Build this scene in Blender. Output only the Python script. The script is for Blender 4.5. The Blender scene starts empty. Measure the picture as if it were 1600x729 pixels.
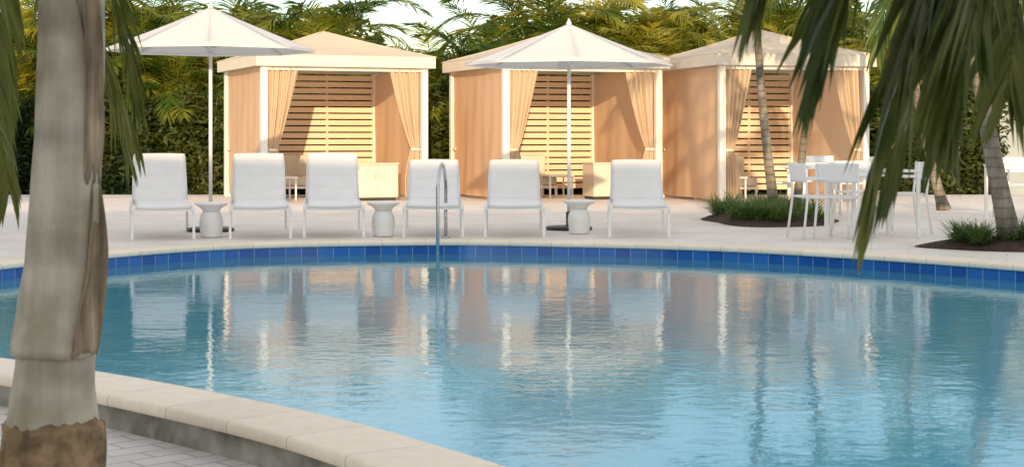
import bpy, math, random
from mathutils import Vector, Matrix, noise
random.seed(7)
R = math.radians
PI = math.pi
col = bpy.context.scene.collection
F = 2500.0; HC = 1.1
def at(px, d):   # lateral offset of a picture column at distance d
    return (px-800.0)*d/F

# ------------------------------------------------------------------ materials
def new_mat(name):
    m = bpy.data.materials.new(name); m.use_nodes = True
    nt = m.node_tree
    return m, nt, nt.nodes['Principled BSDF']
def N(nt, typ, **kw):
    n = nt.nodes.new(typ)
    for k, v in kw.items(): setattr(n, k, v)
    return n
def L(nt, a, b): nt.links.new(a, b)
def c4(c): return (c[0], c[1], c[2], 1)
def coords(nt, scale=(1,1,1), kind='Object', rot=(0,0,0)):
    t = N(nt, 'ShaderNodeTexCoord'); mp = N(nt, 'ShaderNodeMapping')
    mp.inputs['Scale'].default_value = scale; mp.inputs['Rotation'].default_value = rot
    L(nt, t.outputs[kind], mp.inputs['Vector']); return mp.outputs['Vector']
def simple(name, c1, c2=None, rough=.6, nscale=4, stretch=(1,1,1), bump=0, bscale=60, metal=0, detail=5, transl=0, spec=.5):
    m, nt, p = new_mat(name)
    c2 = c2 or tuple(x*.8 for x in c1)
    v = coords(nt, stretch)
    n = N(nt, 'ShaderNodeTexNoise'); n.inputs['Scale'].default_value = nscale; n.inputs['Detail'].default_value = detail
    L(nt, v, n.inputs['Vector'])
    r = N(nt, 'ShaderNodeValToRGB'); r.color_ramp.elements[0].position = .35; r.color_ramp.elements[1].position = .68
    r.color_ramp.elements[0].color = c4(c2); r.color_ramp.elements[1].color = c4(c1)
    L(nt, n.outputs['Fac'], r.inputs['Fac']); L(nt, r.outputs['Color'], p.inputs['Base Color'])
    p.inputs['Roughness'].default_value = rough; p.inputs['Metallic'].default_value = metal
    p.inputs['Specular IOR Level'].default_value = spec
    if bump:
        b = N(nt, 'ShaderNodeTexNoise'); b.inputs['Scale'].default_value = bscale; L(nt, v, b.inputs['Vector'])
        bp = N(nt, 'ShaderNodeBump'); bp.inputs['Strength'].default_value = bump; bp.inputs['Distance'].default_value = .01
        L(nt, b.outputs['Fac'], bp.inputs['Height']); L(nt, bp.outputs['Normal'], p.inputs['Normal'])
    if transl:
        tr = N(nt, 'ShaderNodeBsdfTranslucent'); L(nt, r.outputs['Color'], tr.inputs['Color'])
        mx = N(nt, 'ShaderNodeMixShader'); mx.inputs[0].default_value = transl
        L(nt, p.outputs[0], mx.inputs[1]); L(nt, tr.outputs[0], mx.inputs[2])
        L(nt, mx.outputs[0], nt.nodes['Material Output'].inputs['Surface'])
    return m
def leaf_mat(name, a, b, transl=.35, nscale=3.0, rough=.5):
    m, nt, p = new_mat(name)
    oi = N(nt, 'ShaderNodeObjectInfo'); v = coords(nt)
    n = N(nt, 'ShaderNodeTexNoise'); n.inputs['Scale'].default_value = nscale; n.inputs['Detail'].default_value = 6
    L(nt, v, n.inputs['Vector'])
    ad = N(nt, 'ShaderNodeMath', operation='MULTIPLY_ADD'); ad.inputs[1].default_value = .35; ad.inputs[2].default_value = -.17
    L(nt, oi.outputs['Random'], ad.inputs[0])
    ad2 = N(nt, 'ShaderNodeMath', operation='ADD'); L(nt, ad.outputs[0], ad2.inputs[0]); L(nt, n.outputs['Fac'], ad2.inputs[1])
    r = N(nt, 'ShaderNodeValToRGB'); r.color_ramp.elements[0].position = .33; r.color_ramp.elements[1].position = .7
    r.color_ramp.elements[0].color = c4(a); r.color_ramp.elements[1].color = c4(b)
    L(nt, ad2.outputs[0], r.inputs['Fac']); L(nt, r.outputs['Color'], p.inputs['Base Color'])
    p.inputs['Roughness'].default_value = rough; p.inputs['Specular IOR Level'].default_value = .35
    tr = N(nt, 'ShaderNodeBsdfTranslucent'); L(nt, r.outputs['Color'], tr.inputs['Color'])
    mx = N(nt, 'ShaderNodeMixShader'); mx.inputs[0].default_value = transl
    L(nt, p.outputs[0], mx.inputs[1]); L(nt, tr.outputs[0], mx.inputs[2])
    L(nt, mx.outputs[0], nt.nodes['Material Output'].inputs['Surface'])
    return m
def brick_mat(name, c1, c2, mortar, w, h, ms, rot=0, rough=.7, bump=.4, offset=.5, kind='Object'):
    m, nt, p = new_mat(name)
    v = coords(nt, rot=(0,0,rot), kind=kind)
    b = N(nt, 'ShaderNodeTexBrick'); b.offset = offset
    b.inputs['Color1'].default_value = c4(c1); b.inputs['Color2'].default_value = c4(c2); b.inputs['Mortar'].default_value = c4(mortar)
    b.inputs['Scale'].default_value = 1; b.inputs['Mortar Size'].default_value = ms; b.inputs['Brick Width'].default_value = w
    b.inputs['Row Height'].default_value = h; b.inputs['Mortar Smooth'].default_value = .1; b.inputs['Bias'].default_value = 0
    L(nt, v, b.inputs['Vector'])
    n = N(nt, 'ShaderNodeTexNoise'); n.inputs['Scale'].default_value = 1.3; n.inputs['Detail'].default_value = 8; n.inputs['Roughness'].default_value = .65
    L(nt, v, n.inputs['Vector'])
    mr = N(nt, 'ShaderNodeMapRange'); mr.inputs['From Min'].default_value = .3; mr.inputs['From Max'].default_value = .7
    mr.inputs['To Min'].default_value = .85; mr.inputs['To Max'].default_value = 1.06
    L(nt, n.outputs['Fac'], mr.inputs['Value'])
    mu = N(nt, 'ShaderNodeMix', data_type='RGBA', blend_type='MULTIPLY'); mu.inputs[0].default_value = 1
    L(nt, b.outputs['Color'], mu.inputs[6]); L(nt, mr.outputs['Result'], mu.inputs[7])
    L(nt, mu.outputs[2], p.inputs['Base Color']); p.inputs['Roughness'].default_value = rough
    bp = N(nt, 'ShaderNodeBump'); bp.inputs['Strength'].default_value = bump; bp.inputs['Distance'].default_value = .004; bp.invert = True
    L(nt, b.outputs['Fac'], bp.inputs['Height']); L(nt, bp.outputs['Normal'], p.inputs['Normal'])
    return m

M = {}
M['white'] = simple('white_coated_metal', (.88,.87,.86), (.84,.83,.82), .4, 3, bump=.05)
M['sling'] = simple('white_sling', (.86,.85,.84), (.82,.81,.8), .85, 5, bump=.25, bscale=300)
M['umb'] = simple('white_canvas', (.88,.87,.86), (.84,.83,.82), .85, 3, bump=.1, bscale=200, transl=.35)
M['resin'] = simple('white_resin', (.86,.85,.84), (.82,.81,.8), .35, 3)
M['post'] = simple('cream_post', (.85,.82,.75), (.8,.76,.69), .5, 3)
M['roofc'] = simple('roof_canvas', (.82,.74,.6), (.77,.69,.55), .85, 2.5, bump=.2, bscale=15, transl=.35)
M['fascia'] = simple('fascia_canvas', (.8,.72,.6), (.76,.68,.56), .85, 2, bump=.15, bscale=12, transl=.05)
M['canvas'] = simple('tan_canvas', (.82,.58,.39), (.76,.52,.34), .85, 1.2, (1,1,.4), bump=.2, bscale=5, transl=.35)
M['drape'] = simple('beige_drape', (.76,.62,.46), (.7,.56,.41), .85, 3, (1,1,.3), bump=.15, bscale=40, transl=.3)
M['slat'] = simple('cream_slat', (.8,.63,.46), (.73,.56,.4), .6, 3, (.3,1,6))
M['cab'] = simple('cream_cabinet', (.72,.63,.52), (.68,.59,.48), .5, 3)
M['cush'] = simple('oat_cushion', (.68,.63,.55), (.6,.55,.48), .9, 6, bump=.2, bscale=120)
M['steel'] = simple('brushed_steel', (.6,.62,.64), (.45,.47,.5), .25, 20, metal=1)
M['dark'] = simple('dark_metal', (.05,.05,.055), (.03,.03,.03), .45, 6)
M['mulch'] = simple('mulch', (.09,.05,.03), (.025,.015,.01), .95, 25, bump=1, bscale=35)
M['soil'] = simple('garden_soil', (.07,.065,.03), (.03,.035,.015), .95, 3, bump=.6, bscale=20)
M['areca'] = leaf_mat('sunny_palm_leaf', (.06,.12,.012), (.44,.4,.04), .42, 1.6)
M['palmd'] = leaf_mat('deep_palm_leaf', (.05,.1,.015), (.2,.22,.03), .3, 2)
M['palmf'] = leaf_mat('near_palm_leaf', (.025,.055,.01), (.17,.18,.035), .35, 4)
M['hedge'] = leaf_mat('hedge_leaf', (.012,.028,.005), (.075,.095,.015), .25, 2.5)
M['tree'] = leaf_mat('broad_leaf', (.03,.06,.01), (.16,.19,.03), .3, 1.2)
M['grass'] = leaf_mat('border_grass', (.04,.1,.02), (.14,.23,.05), .25, 8)
M['stem'] = simple('green_stem', (.2,.2,.08), (.12,.1,.05), .7, 6, (1,1,3))
M['house'] = simple('painted_wall', (.42,.48,.52), (.38,.43,.47), .8, 3, bump=.2)
M['stucco'] = simple('pale_stucco', (.76,.7,.6), (.7,.64,.55), .9, 3, bump=.3)
M['glass'] = simple('dark_window_glass', (.06,.08,.1), (.04,.05,.07), .08, 3)
M['houseroof'] = simple('shingle_roof', (.25,.24,.23), (.18,.17,.17), .9, 8)
M['trim'] = simple('white_trim', (.75,.76,.76), None, .6)
M['shutter'] = simple('dark_shutter', (.05,.06,.07), None, .5)
M['concrete'] = simple('weathered_concrete', (.46,.43,.38), (.16,.16,.13), .9, 5, bump=.6, bscale=25)
M['deck'] = brick_mat('shell_paving', (.84,.78,.72), (.8,.74,.68), (.62,.57,.51), .6, .3, .005, rot=.3)
M['patio'] = brick_mat('pale_brick_paving', (.68,.66,.64), (.6,.58,.56), (.36,.35,.33), .24, .12, .006, rot=-.75)
M['tile'] = brick_mat('blue_tile', (.012,.09,.37), (.03,.17,.52), (.25,.36,.5), .165, .5, .004, rough=.12, bump=.3, offset=0, kind='UV')

def trunk_mat(name, a, b, ring, ringfreq, vs=(6,6,1), ns=2.5, lo=.36, hi=.64, patch=.6):
    m, nt, p = new_mat(name)
    v = coords(nt, vs); n = N(nt, 'ShaderNodeTexNoise'); n.inputs['Scale'].default_value = ns; n.inputs['Detail'].default_value = 9; n.inputs['Roughness'].default_value = .6
    L(nt, v, n.inputs['Vector'])
    r = N(nt, 'ShaderNodeValToRGB'); r.color_ramp.elements[0].position = lo; r.color_ramp.elements[1].position = hi
    r.color_ramp.elements[0].color = c4(b); r.color_ramp.elements[1].color = c4(a)
    L(nt, n.outputs['Fac'], r.inputs['Fac'])
    v2 = coords(nt); w = N(nt, 'ShaderNodeTexWave'); w.bands_direction = 'Z'; w.inputs['Scale'].default_value = ringfreq
    w.inputs['Distortion'].default_value = 1.6; w.inputs['Detail'].default_value = 3; w.inputs['Detail Scale'].default_value = 2
    L(nt, v2, w.inputs['Vector'])
    wr = N(nt, 'ShaderNodeMapRange'); wr.inputs['From Max'].default_value = .22; wr.inputs['To Min'].default_value = 1-ring
    L(nt, w.outputs['Fac'], wr.inputs['Value'])
    n3 = N(nt, 'ShaderNodeTexNoise'); n3.inputs['Scale'].default_value = 4.5; n3.inputs['Detail'].default_value = 6; L(nt, v2, n3.inputs['Vector'])
    pr = N(nt, 'ShaderNodeMapRange'); pr.inputs['From Min'].default_value = .38; pr.inputs['From Max'].default_value = .62; pr.inputs['To Min'].default_value = 0; pr.inputs['To Max'].default_value = 1
    L(nt, n3.outputs['Fac'], pr.inputs['Value'])
    tint = N(nt, 'ShaderNodeMix', data_type='RGBA'); L(nt, pr.outputs['Result'], tint.inputs[0]); tint.inputs[6].default_value = (patch, patch, patch*.9, 1); tint.inputs[7].default_value = (1.05,1.05,1.05,1)
    mu = N(nt, 'ShaderNodeMix', data_type='RGBA', blend_type='MULTIPLY'); mu.inputs[0].default_value = 1
    L(nt, r.outputs['Color'], mu.inputs[6]); L(nt, tint.outputs[2], mu.inputs[7])
    m3 = N(nt, 'ShaderNodeMix', data_type='RGBA', blend_type='MULTIPLY'); m3.inputs[0].default_value = 1
    L(nt, mu.outputs[2], m3.inputs[6]); L(nt, wr.outputs['Result'], m3.inputs[7]); L(nt, m3.outputs[2], p.inputs['Base Color'])
    p.inputs['Roughness'].default_value = .8; p.inputs['Specular IOR Level'].default_value = .2
    bp = N(nt, 'ShaderNodeBump'); bp.inputs['Strength'].default_value = .35; bp.inputs['Distance'].default_value = .004
    L(nt, n.outputs['Fac'], bp.inputs['Height']); L(nt, bp.outputs['Normal'], p.inputs['Normal'])
    return m
M['trunk'] = trunk_mat('ringed_trunk', (.33,.29,.24), (.2,.17,.14), .35, 3.2)
M['neartrunk'] = trunk_mat('near_trunk', (.54,.49,.41), (.36,.32,.25), .22, .75, (6,6,.8), 2.0, .3, .68, .68)
M['sheath'] = trunk_mat('peeling_sheath', (.46,.36,.26), (.2,.14,.09), .05, .4, (12,12,1.0), 2.5)
M['bark'] = trunk_mat('fibrous_bark', (.38,.26,.15), (.15,.1,.06), .05, 5, (6,6,6), 2)

def coping_mat():
    m, nt, p = new_mat('limestone_coping')
    tc = N(nt, 'ShaderNodeTexCoord'); sp = N(nt, 'ShaderNodeSeparateXYZ'); L(nt, tc.outputs['UV'], sp.inputs[0])
    d = N(nt, 'ShaderNodeMath', operation='DIVIDE'); d.inputs[1].default_value = .45; L(nt, sp.outputs['X'], d.inputs[0])
    fr = N(nt, 'ShaderNodeMath', operation='FRACT'); L(nt, d.outputs[0], fr.inputs[0])
    lt = N(nt, 'ShaderNodeMath', operation='LESS_THAN'); lt.inputs[1].default_value = .012; L(nt, fr.outputs[0], lt.inputs[0])
    fl = N(nt, 'ShaderNodeMath', operation='FLOOR'); L(nt, d.outputs[0], fl.inputs[0])
    wn = N(nt, 'ShaderNodeTexWhiteNoise', noise_dimensions='1D'); L(nt, fl.outputs[0], wn.inputs['W'])
    v = coords(nt); n = N(nt, 'ShaderNodeTexNoise'); n.inputs['Scale'].default_value = 14; n.inputs['Detail'].default_value = 9; n.inputs['Roughness'].default_value = .6; L(nt, v, n.inputs['Vector'])
    r = N(nt, 'ShaderNodeValToRGB'); r.color_ramp.elements[0].position = .3; r.color_ramp.elements[1].position = .7
    r.color_ramp.elements[0].color = (.82,.71,.56,1); r.color_ramp.elements[1].color = (.9,.81,.67,1); L(nt, n.outputs['Fac'], r.inputs['Fac'])
    mr = N(nt, 'ShaderNodeMapRange'); mr.inputs['To Min'].default_value = .92; mr.inputs['To Max'].default_value = 1.02; L(nt, wn.outputs['Value'], mr.inputs['Value'])
    mu = N(nt, 'ShaderNodeMix', data_type='RGBA', blend_type='MULTIPLY'); mu.inputs[0].default_value = 1
    L(nt, r.outputs['Color'], mu.inputs[6]); L(nt, mr.outputs['Result'], mu.inputs[7])
    m2 = N(nt, 'ShaderNodeMix', data_type='RGBA'); L(nt, lt.outputs[0], m2.inputs[0]); L(nt, mu.outputs[2], m2.inputs[6]); m2.inputs[7].default_value = (.5,.43,.33,1)
    L(nt, m2.outputs[2], p.inputs['Base Color']); p.inputs['Roughness'].default_value = .75
    bp = N(nt, 'ShaderNodeBump'); bp.inputs['Strength'].default_value = .25; bp.inputs['Distance'].default_value = .003
    L(nt, n.outputs['Fac'], bp.inputs['Height']); L(nt, bp.outputs['Normal'], p.inputs['Normal'])
    return m
M['coping'] = coping_mat()
def water_mat():
    m, nt, p = new_mat('pool_water_surface'); nt.nodes.remove(p)
    out = nt.nodes['Material Output']
    v = coords(nt, (1,1.3,1)); n = N(nt, 'ShaderNodeTexNoise'); n.inputs['Scale'].default_value = 9; n.inputs['Detail'].default_value = 3; n.inputs['Roughness'].default_value = .5; n.inputs['Distortion'].default_value = .4
    L(nt, v, n.inputs['Vector'])
    n2 = N(nt, 'ShaderNodeTexNoise'); n2.inputs['Scale'].default_value = 1.4; n2.inputs['Detail'].default_value = 2; L(nt, v, n2.inputs['Vector'])
    b1 = N(nt, 'ShaderNodeBump'); b1.inputs['Strength'].default_value = 1; b1.inputs['Distance'].default_value = .0017; L(nt, n.outputs['Fac'], b1.inputs['Height'])
    b2 = N(nt, 'ShaderNodeBump'); b2.inputs['Strength'].default_value = 1; b2.inputs['Distance'].default_value = .004; L(nt, n2.outputs['Fac'], b2.inputs['Height']); L(nt, b1.outputs['Normal'], b2.inputs['Normal'])
    fr = N(nt, 'ShaderNodeFresnel'); fr.inputs['IOR'].default_value = 1.5; L(nt, b2.outputs['Normal'], fr.inputs['Normal'])
    gl = N(nt, 'ShaderNodeBsdfGlossy'); gl.inputs['Roughness'].default_value = .02; L(nt, b2.outputs['Normal'], gl.inputs['Normal'])
    tr = N(nt, 'ShaderNodeBsdfTransparent'); tr.inputs['Color'].default_value = (.68,.95,.99,1)
    df = N(nt, 'ShaderNodeBsdfDiffuse'); df.inputs['Color'].default_value = (.18,.66,.88,1)
    m0 = N(nt, 'ShaderNodeMixShader'); m0.inputs[0].default_value = .35; L(nt, tr.outputs[0], m0.inputs[1]); L(nt, df.outputs[0], m0.inputs[2])
    mx = N(nt, 'ShaderNodeMixShader'); L(nt, fr.outputs[0], mx.inputs[0]); L(nt, m0.outputs[0], mx.inputs[1]); L(nt, gl.outputs[0], mx.inputs[2])
    L(nt, mx.outputs[0], out.inputs['Surface'])
    return m
M['water'] = water_mat()
M['plaster'] = simple('blue_plaster', (.48,.86,.97), (.36,.76,.93), .8, 2.5, bump=.2, bscale=10)

# ------------------------------------------------------------------ mesh building
class MB:
    def __init__(s): s.v = []; s.f = []; s.sm = []; s.uv = {}
    def add(s, vs, fs, smooth=False):
        o = len(s.v); s.v += [tuple(p) for p in vs]
        for f in fs: s.f.append(tuple(i+o for i in f)); s.sm.append(smooth)
        return s
    def box(s, x0, x1, y0, y1, z0, z1, mtx=None):
        vs = [Vector((x,y,z)) for z in (z0,z1) for y in (y0,y1) for x in (x0,x1)]
        if mtx: vs = [mtx @ p for p in vs]
        return s.add(vs, [(0,2,3,1),(4,5,7,6),(0,1,5,4),(2,6,7,3),(0,4,6,2),(1,3,7,5)])
    def tube(s, pts, r, n=8, smooth=True, caps=True):
        pts = [Vector(p) for p in pts]
        rs = r if isinstance(r, (list, tuple)) else [r]*len(pts)
        vs = []; fs = []
        ref = None
        for i, p in enumerate(pts):
            t = (pts[min(i+1, len(pts)-1)]-pts[max(i-1,0)]).normalized()
            if ref is None: ref = Vector((1,0,0)) if abs(t.x) < .8 else Vector((0,1,0))
            a = (ref - t*ref.dot(t)).normalized(); b = t.cross(a); ref = a
            for k in range(n):
                th = 2*PI*k/n; vs.append(p+(a*math.cos(th)+b*math.sin(th))*rs[i])
        for i in range(len(pts)-1):
            for k in range(n):
                k2 = (k+1) % n; fs.append((i*n+k, i*n+k2, (i+1)*n+k2, (i+1)*n+k))
        if caps: fs.append(tuple(range(n-1,-1,-1))); fs.append(tuple((len(pts)-1)*n+k for k in range(n)))
        return s.add(vs, fs, smooth)
    def lathe(s, prof, n=32, c=(0,0)):
        vs = []; fs = []
        for r, z in prof:
            for k in range(n):
                th = 2*PI*k/n; vs.append((c[0]+r*math.cos(th), c[1]+r*math.sin(th), z))
        for i in range(len(prof)-1):
            for k in range(n):
                k2 = (k+1) % n; fs.append((i*n+k, i*n+k2, (i+1)*n+k2, (i+1)*n+k))
        fs.append(tuple(range(n-1,-1,-1))); fs.append(tuple((len(prof)-1)*n+k for k in range(n)))
        return s.add(vs, fs, True)
    def grid(s, fn, nu, nv, smooth=True):
        vs = [fn(i/nu, j/nv) for j in range(nv+1) for i in range(nu+1)]
        fs = [(j*(nu+1)+i, j*(nu+1)+i+1, (j+1)*(nu+1)+i+1, (j+1)*(nu+1)+i) for j in range(nv) for i in range(nu)]
        return s.add(vs, fs, smooth)
    def build(s, name, mat, parent=None, bevel=0, solid=0, loc=None):
        me = bpy.data.meshes.new(name); me.from_pydata(s.v, [], s.f); me.update()
        me.polygons.foreach_set('use_smooth', s.sm)
        if s.uv:
            ul = me.uv_layers.new(name='UVMap')
            for lp in me.loops: ul.data[lp.index].uv = s.uv.get(lp.vertex_index, (0,0))
        me.materials.append(mat)
        o = bpy.data.objects.new(name, me); col.objects.link(o)
        if parent: o.parent = parent
        if loc: o.location = loc
        if solid:
            md = o.modifiers.new('thick', 'SOLIDIFY'); md.thickness = solid; md.offset = 0
        if bevel:
            md = o.modifiers.new('bevel', 'BEVEL'); md.width = bevel; md.segments = 2; md.limit_method = 'ANGLE'
        return o
def tag(o, label=None, cat=None, group=None, kind=None):
    if label: o['label'] = label
    if cat: o['category'] = cat
    if group: o['group'] = group
    if kind: o['kind'] = kind
    return o
def empty(name, loc=(0,0,0), rz=0):
    o = bpy.data.objects.new(name, None); col.objects.link(o); o.location = loc; o.rotation_euler = (0,0,rz)
    o.empty_display_size = .2
    return o
def copy_tree(o, parent=None):
    c = o.copy(); col.objects.link(c); c.parent = parent
    for ch in o.children: copy_tree(ch, c)
    return c

# ------------------------------------------------------------------ pool
ctrl = [(-.02,5.3),(.45,4.6),(1.2,4.15),(2.3,4.05),(3.6,4.5),(4.9,5.5),(5.9,6.9),(6.25,8.7),(6.0,10.4),(5.35,12.1),
        (4.34,13.55),(3.26,14.84),(1.92,15.95),(.33,16.55),(-1.0,16.72),(-2.75,16.2),(-3.85,14.9),(-4.5,13.5),(-5.2,12.3),(-5.6,11.0),
        (-5.4,9.9),(-4.6,9.2),(-3.5,8.5),(-2.52,7.9),(-1.94,7.46),(-1.23,6.8),(-.585,6.1)]
def catmull(P, sub=12):
    out = []; n = len(P)
    for i in range(n):
        p0, p1, p2, p3 = [Vector(P[(i+k-1) % n]) for k in range(4)]
        for j in range(sub):
            t = j/sub
            out.append(.5*((2*p1)+(-p0+p2)*t+(2*p0-5*p1+4*p2-p3)*t*t+(-p0+3*p1-3*p2+p3)*t**3))
    return out
loop = catmull(ctrl)
n = len(loop)
nor = []
for i in range(n):
    t = (loop[(i+1) % n]-loop[i-1]).normalized(); nor.append(Vector((t.y, -t.x)))
arc = [0]
for i in range(n): arc.append(arc[-1]+(loop[(i+1) % n]-loop[i]).length)
def ring(profile, name, mat, idx=None, kind='structure', smooth=True):
    """sweep an (offset, z) profile along the pool outline"""
    mb = MB(); np_ = len(profile)
    for i in range(n+1):
        k = i % n
        for (o, z) in profile:
            p = loop[k]+nor[k]*o; mb.v.append((p.x, p.y, z)); mb.uv[len(mb.v)-1] = (arc[i], z-profile[0][1]+.1 if name.startswith('waterline') else o)
    for i in range(n):
        for j in range(np_-1):
            mb.f.append((i*np_+j, i*np_+j+1, (i+1)*np_+j+1, (i+1)*np_+j)); mb.sm.append(smooth)
    ob = mb.build(name, mat); tag(ob, kind=kind); return ob
WZ = -.142
ring([(-.0,-.05),(-.022,-.052),(-.03,-.04),(-.03,-.016),(-.022,-.004),(-.01,0),(.32,0),(.334,-.005),(.34,-.015),(.34,-.046),(.334,-.052),(.29,-.052)], 'pool_coping', M['coping'])
ring([(0,-.22),(0,-.05)], 'waterline_tiles', M['tile'])
ring([(.31,-.2),(.3,-.052)], 'pool_wall', M['concrete'])
mb = MB()
for z in (-.22, -1.05):
    for p in loop: mb.v.append((p.x, p.y, z))
for i in range(n): mb.f.append((i, (i+1) % n, n+(i+1) % n, n+i)); mb.sm.append(True)
mb.f.append(tuple(n+i for i in range(n))); mb.sm.append(False)
tag(mb.build('pool_basin', M['plaster']), kind='structure')
mb = MB(); mb.v = [(p.x, p.y, WZ) for p in loop]; mb.f = [tuple(range(n))]; mb.sm = [False]
tag(mb.build('pool_water', M['water']), kind='structure')

cen = Vector((.5, 10.5))
def outward(p, rad, cap=None):
    d = (p-cen).normalized(); q = cen+d*rad
    if cap is not None and q.y > cap: q = cen+d*((cap-cen.y)/d.y)
    return q
mb = MB()
for i in range(n):
    p = loop[i]+nor[i]*.29; q = outward(p, 60); s = outward(p, 600)
    mb.v += [(p.x,p.y,-.17),(q.x,q.y,-.17),(s.x,s.y,-.17)]
for i in range(n):
    k = (i+1) % n
    for j in (0,1): mb.f.append((i*3+j, i*3+j+1, k*3+j+1, k*3+j)); mb.sm.append(False)
tag(mb.build('ground', M['soil']), kind='structure')
far = [i for i in range(n) if loop[i].y > 9.4]
a0 = far[0]; a1 = far[-1]
mb = MB(); 
for i in far:
    p = loop[i]+nor[i]*.33; q = outward(p, 22, 29.7)
    mb.v += [(p.x,p.y,-.17),(p.x,p.y,-.004),(q.x,q.y,-.004),(q.x,q.y,-.17)]
m_ = len(far)
for i in range(m_-1):
    for j in (1,2): mb.f.append((i*4+j, i*4+j+1, i*4+4+j+1, i*4+4+j)); mb.sm.append(False)
mb.f.append((0,1,2,3)); mb.sm.append(False); b_ = (m_-1)*4; mb.f.append((b_+3,b_+2,b_+1,b_)); mb.sm.append(False)
tag(mb.build('pool_deck', M['deck']), kind='structure')
seq = [i % n for i in range(a1, a0+n+1)]
mb = MB()
for i in seq:
    p = loop[i]+nor[i]*.29; q = outward(p, 17)
    mb.v += [(p.x,p.y,-.155),(q.x,q.y,-.155)]
for i in range(len(seq)-1): mb.f.append((i*2, i*2+1, i*2+3, i*2+2)); mb.sm.append(False)
tag(mb.build('patio', M['patio']), kind='structure')

# ------------------------------------------------------------------ pool handrail
rail = empty('pool_handrail', (-.7,17.15,0))
tag(rail, 'stainless steel grab rail arching over the far pool edge', 'handrail')
pts = [(-.012,.05,-.02),(-.012,.05,.55)]
for k in range(9):
    a = PI*k/8; pts.append((-.012-.05*k/8, -.34+.39*math.cos(a), .55+.25*math.sin(a)))
pts += [(-.062,-.73,.2),(-.062,-.73,-.5)]
MB().tube(pts, .018, 12).build('rail_tube', M['steel'], rail)
MB().lathe([(.05,-.003),(.05,.012),(.03,.02),(.025,.02)], 20, (-.012,.05)).build('floor_flange', M['steel'], rail)

# ------------------------------------------------------------------ sun loungers
def make_lounger(backang=62):
    root = empty('sun_lounger')
    W = .31; SH = .34
    fr = MB()
    for s in (-1,1): fr.box(s*W-.018, s*W+.018, 0, 1.85, SH-.045, SH)
    fr.box(-W+.018, W-.018, 0, .03, SH-.04, SH-.004); fr.box(-W+.018, W-.018, 1.82, 1.85, SH-.04, SH-.004)
    fr.build('frame', M['white'], root, bevel=.005)
    for s in (-1,1):
        for y in (.04, 1.7):
            MB().box(s*(W+.006)-.014, s*(W+.006)+.014, y-.014, y+.014, .002, SH-.046).build('leg', M['white'], root, bevel=.004)
    def seatfn(u, v):
        x = (u-.5)*2*(W-.03); y = -.01+v*1.25
        z = SH+.03-.012*(1-(2*u-1)**2) + .008*math.cos(v*2*PI*6)*(1-abs(2*u-1)**6)
        e = min(v*1.25, 1)
        if e < .07: z -= (.07-e)**2*8
        return (x, y, z)
    MB().grid(seatfn, 12, 60).build('seat', M['sling'], root, solid=.03)
    ca, sa = math.cos(R(backang)), math.sin(R(backang))
    LB = .595
    def backfn(u, v):
        x = (u-.5)*2*(W-.018-.008*v); t = v*LB
        q = (v*3.6) % 1.0
        crease = .011*math.exp(-(min(q,1-q)/.045)**2) if .1 < v < .95 else 0
        bow = .025*math.sin(v*PI)-crease*(1-abs(2*u-1)**8) - .012*(1-(2*u-1)**2)
        return (x, 1.24+t*ca+bow*sa, SH+.03+t*sa-bow*ca)
    b = MB().grid(backfn, 12, 60, ).build('backrest', M['sling'], root, solid=.016)
    sf = MB()
    for s in (-1,1):
        sf.tube([(s*(W-.015), 1.26, SH), (s*(W-.03), 1.26+LB*ca, SH+LB*sa)], .013, 8)
    sf.tube([(-(W-.03), 1.27+LB*ca, SH+LB*sa), ((W-.03), 1.27+LB*ca, SH+LB*sa)], .013, 8)
    sf.build('back_frame', M['white'], root)
    for s in (-1,1): MB().tube([(s*(W-.03), 1.26+LB*.55*ca+.02, SH+LB*.55*sa), (s*(W-.03), 1.75, SH-.02)], .01, 6).build('back_strut', M['white'], root)
    return root
lab = ['white sun lounger, leftmost of the row, left of the first small drum table',
       'white sun lounger just right of the leftmost parasol pole and drum table',
       'white sun lounger left of the middle drum table, third from the left',
       'white sun lounger right behind the steel pool rail',
       'white sun lounger left of the right-hand parasol pole, fifth from the left',
       'white sun lounger at the right end of the row, alone right of the parasol pole']
LG = [(255,16.75,249,60),(407,16.9,404,60),(522,17.05,519,61),(677,17.15,678,48),(804,17.15,803,48),(999,17.1,994,48)]
protoA = None; protoB = None
for i, (pf, d, pb, ba) in enumerate(LG):
    if ba >= 60:
        if protoA is None: protoA = o = make_lounger(60)
        else: o = copy_tree(protoA)
    else:
        if protoB is None: protoB = o = make_lounger(47)
        else: o = copy_tree(protoB)
    x0 = at(pf, d); x1 = at(pb, d+1.5)
    o.location = (x0, d, 0); o.rotation_euler = (0,0,-math.atan2(x1-x0, 1.5))
    tag(o, lab[i], 'sun lounger', 'sun loungers in a row along the far pool edge')

# ------------------------------------------------------------------ drum side tables
def make_drum():
    root = empty('side_table')
    MB().lathe([(.02,.375),(.172,.375),(.178,.37),(.178,.352),(.165,.342),(.13,.325),(.1,.3),(.09,.28)][::-1], 40).build('table_top', M['resin'], root)
    MB().lathe([(.108,.002),(.113,.01),(.118,.06),(.126,.13),(.127,.17),(.117,.22),(.098,.258),(.089,.279)], 40).build('base', M['resin'], root)
    return root
dr = make_drum()
for i, (px, d, lb) in enumerate([(330,17.3,'white hourglass drum table in front of the left parasol pole'),
                                 (599,17.45,'white hourglass drum table between the third and fourth loungers'),
                                 (905,17.9,'white hourglass drum table beside the right-hand parasol pole')]):
    o = dr if i == 0 else copy_tree(dr)
    o.location = (at(px, d), d, 0); tag(o, lb, 'side table', 'white drum side tables between the loungers')

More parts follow.
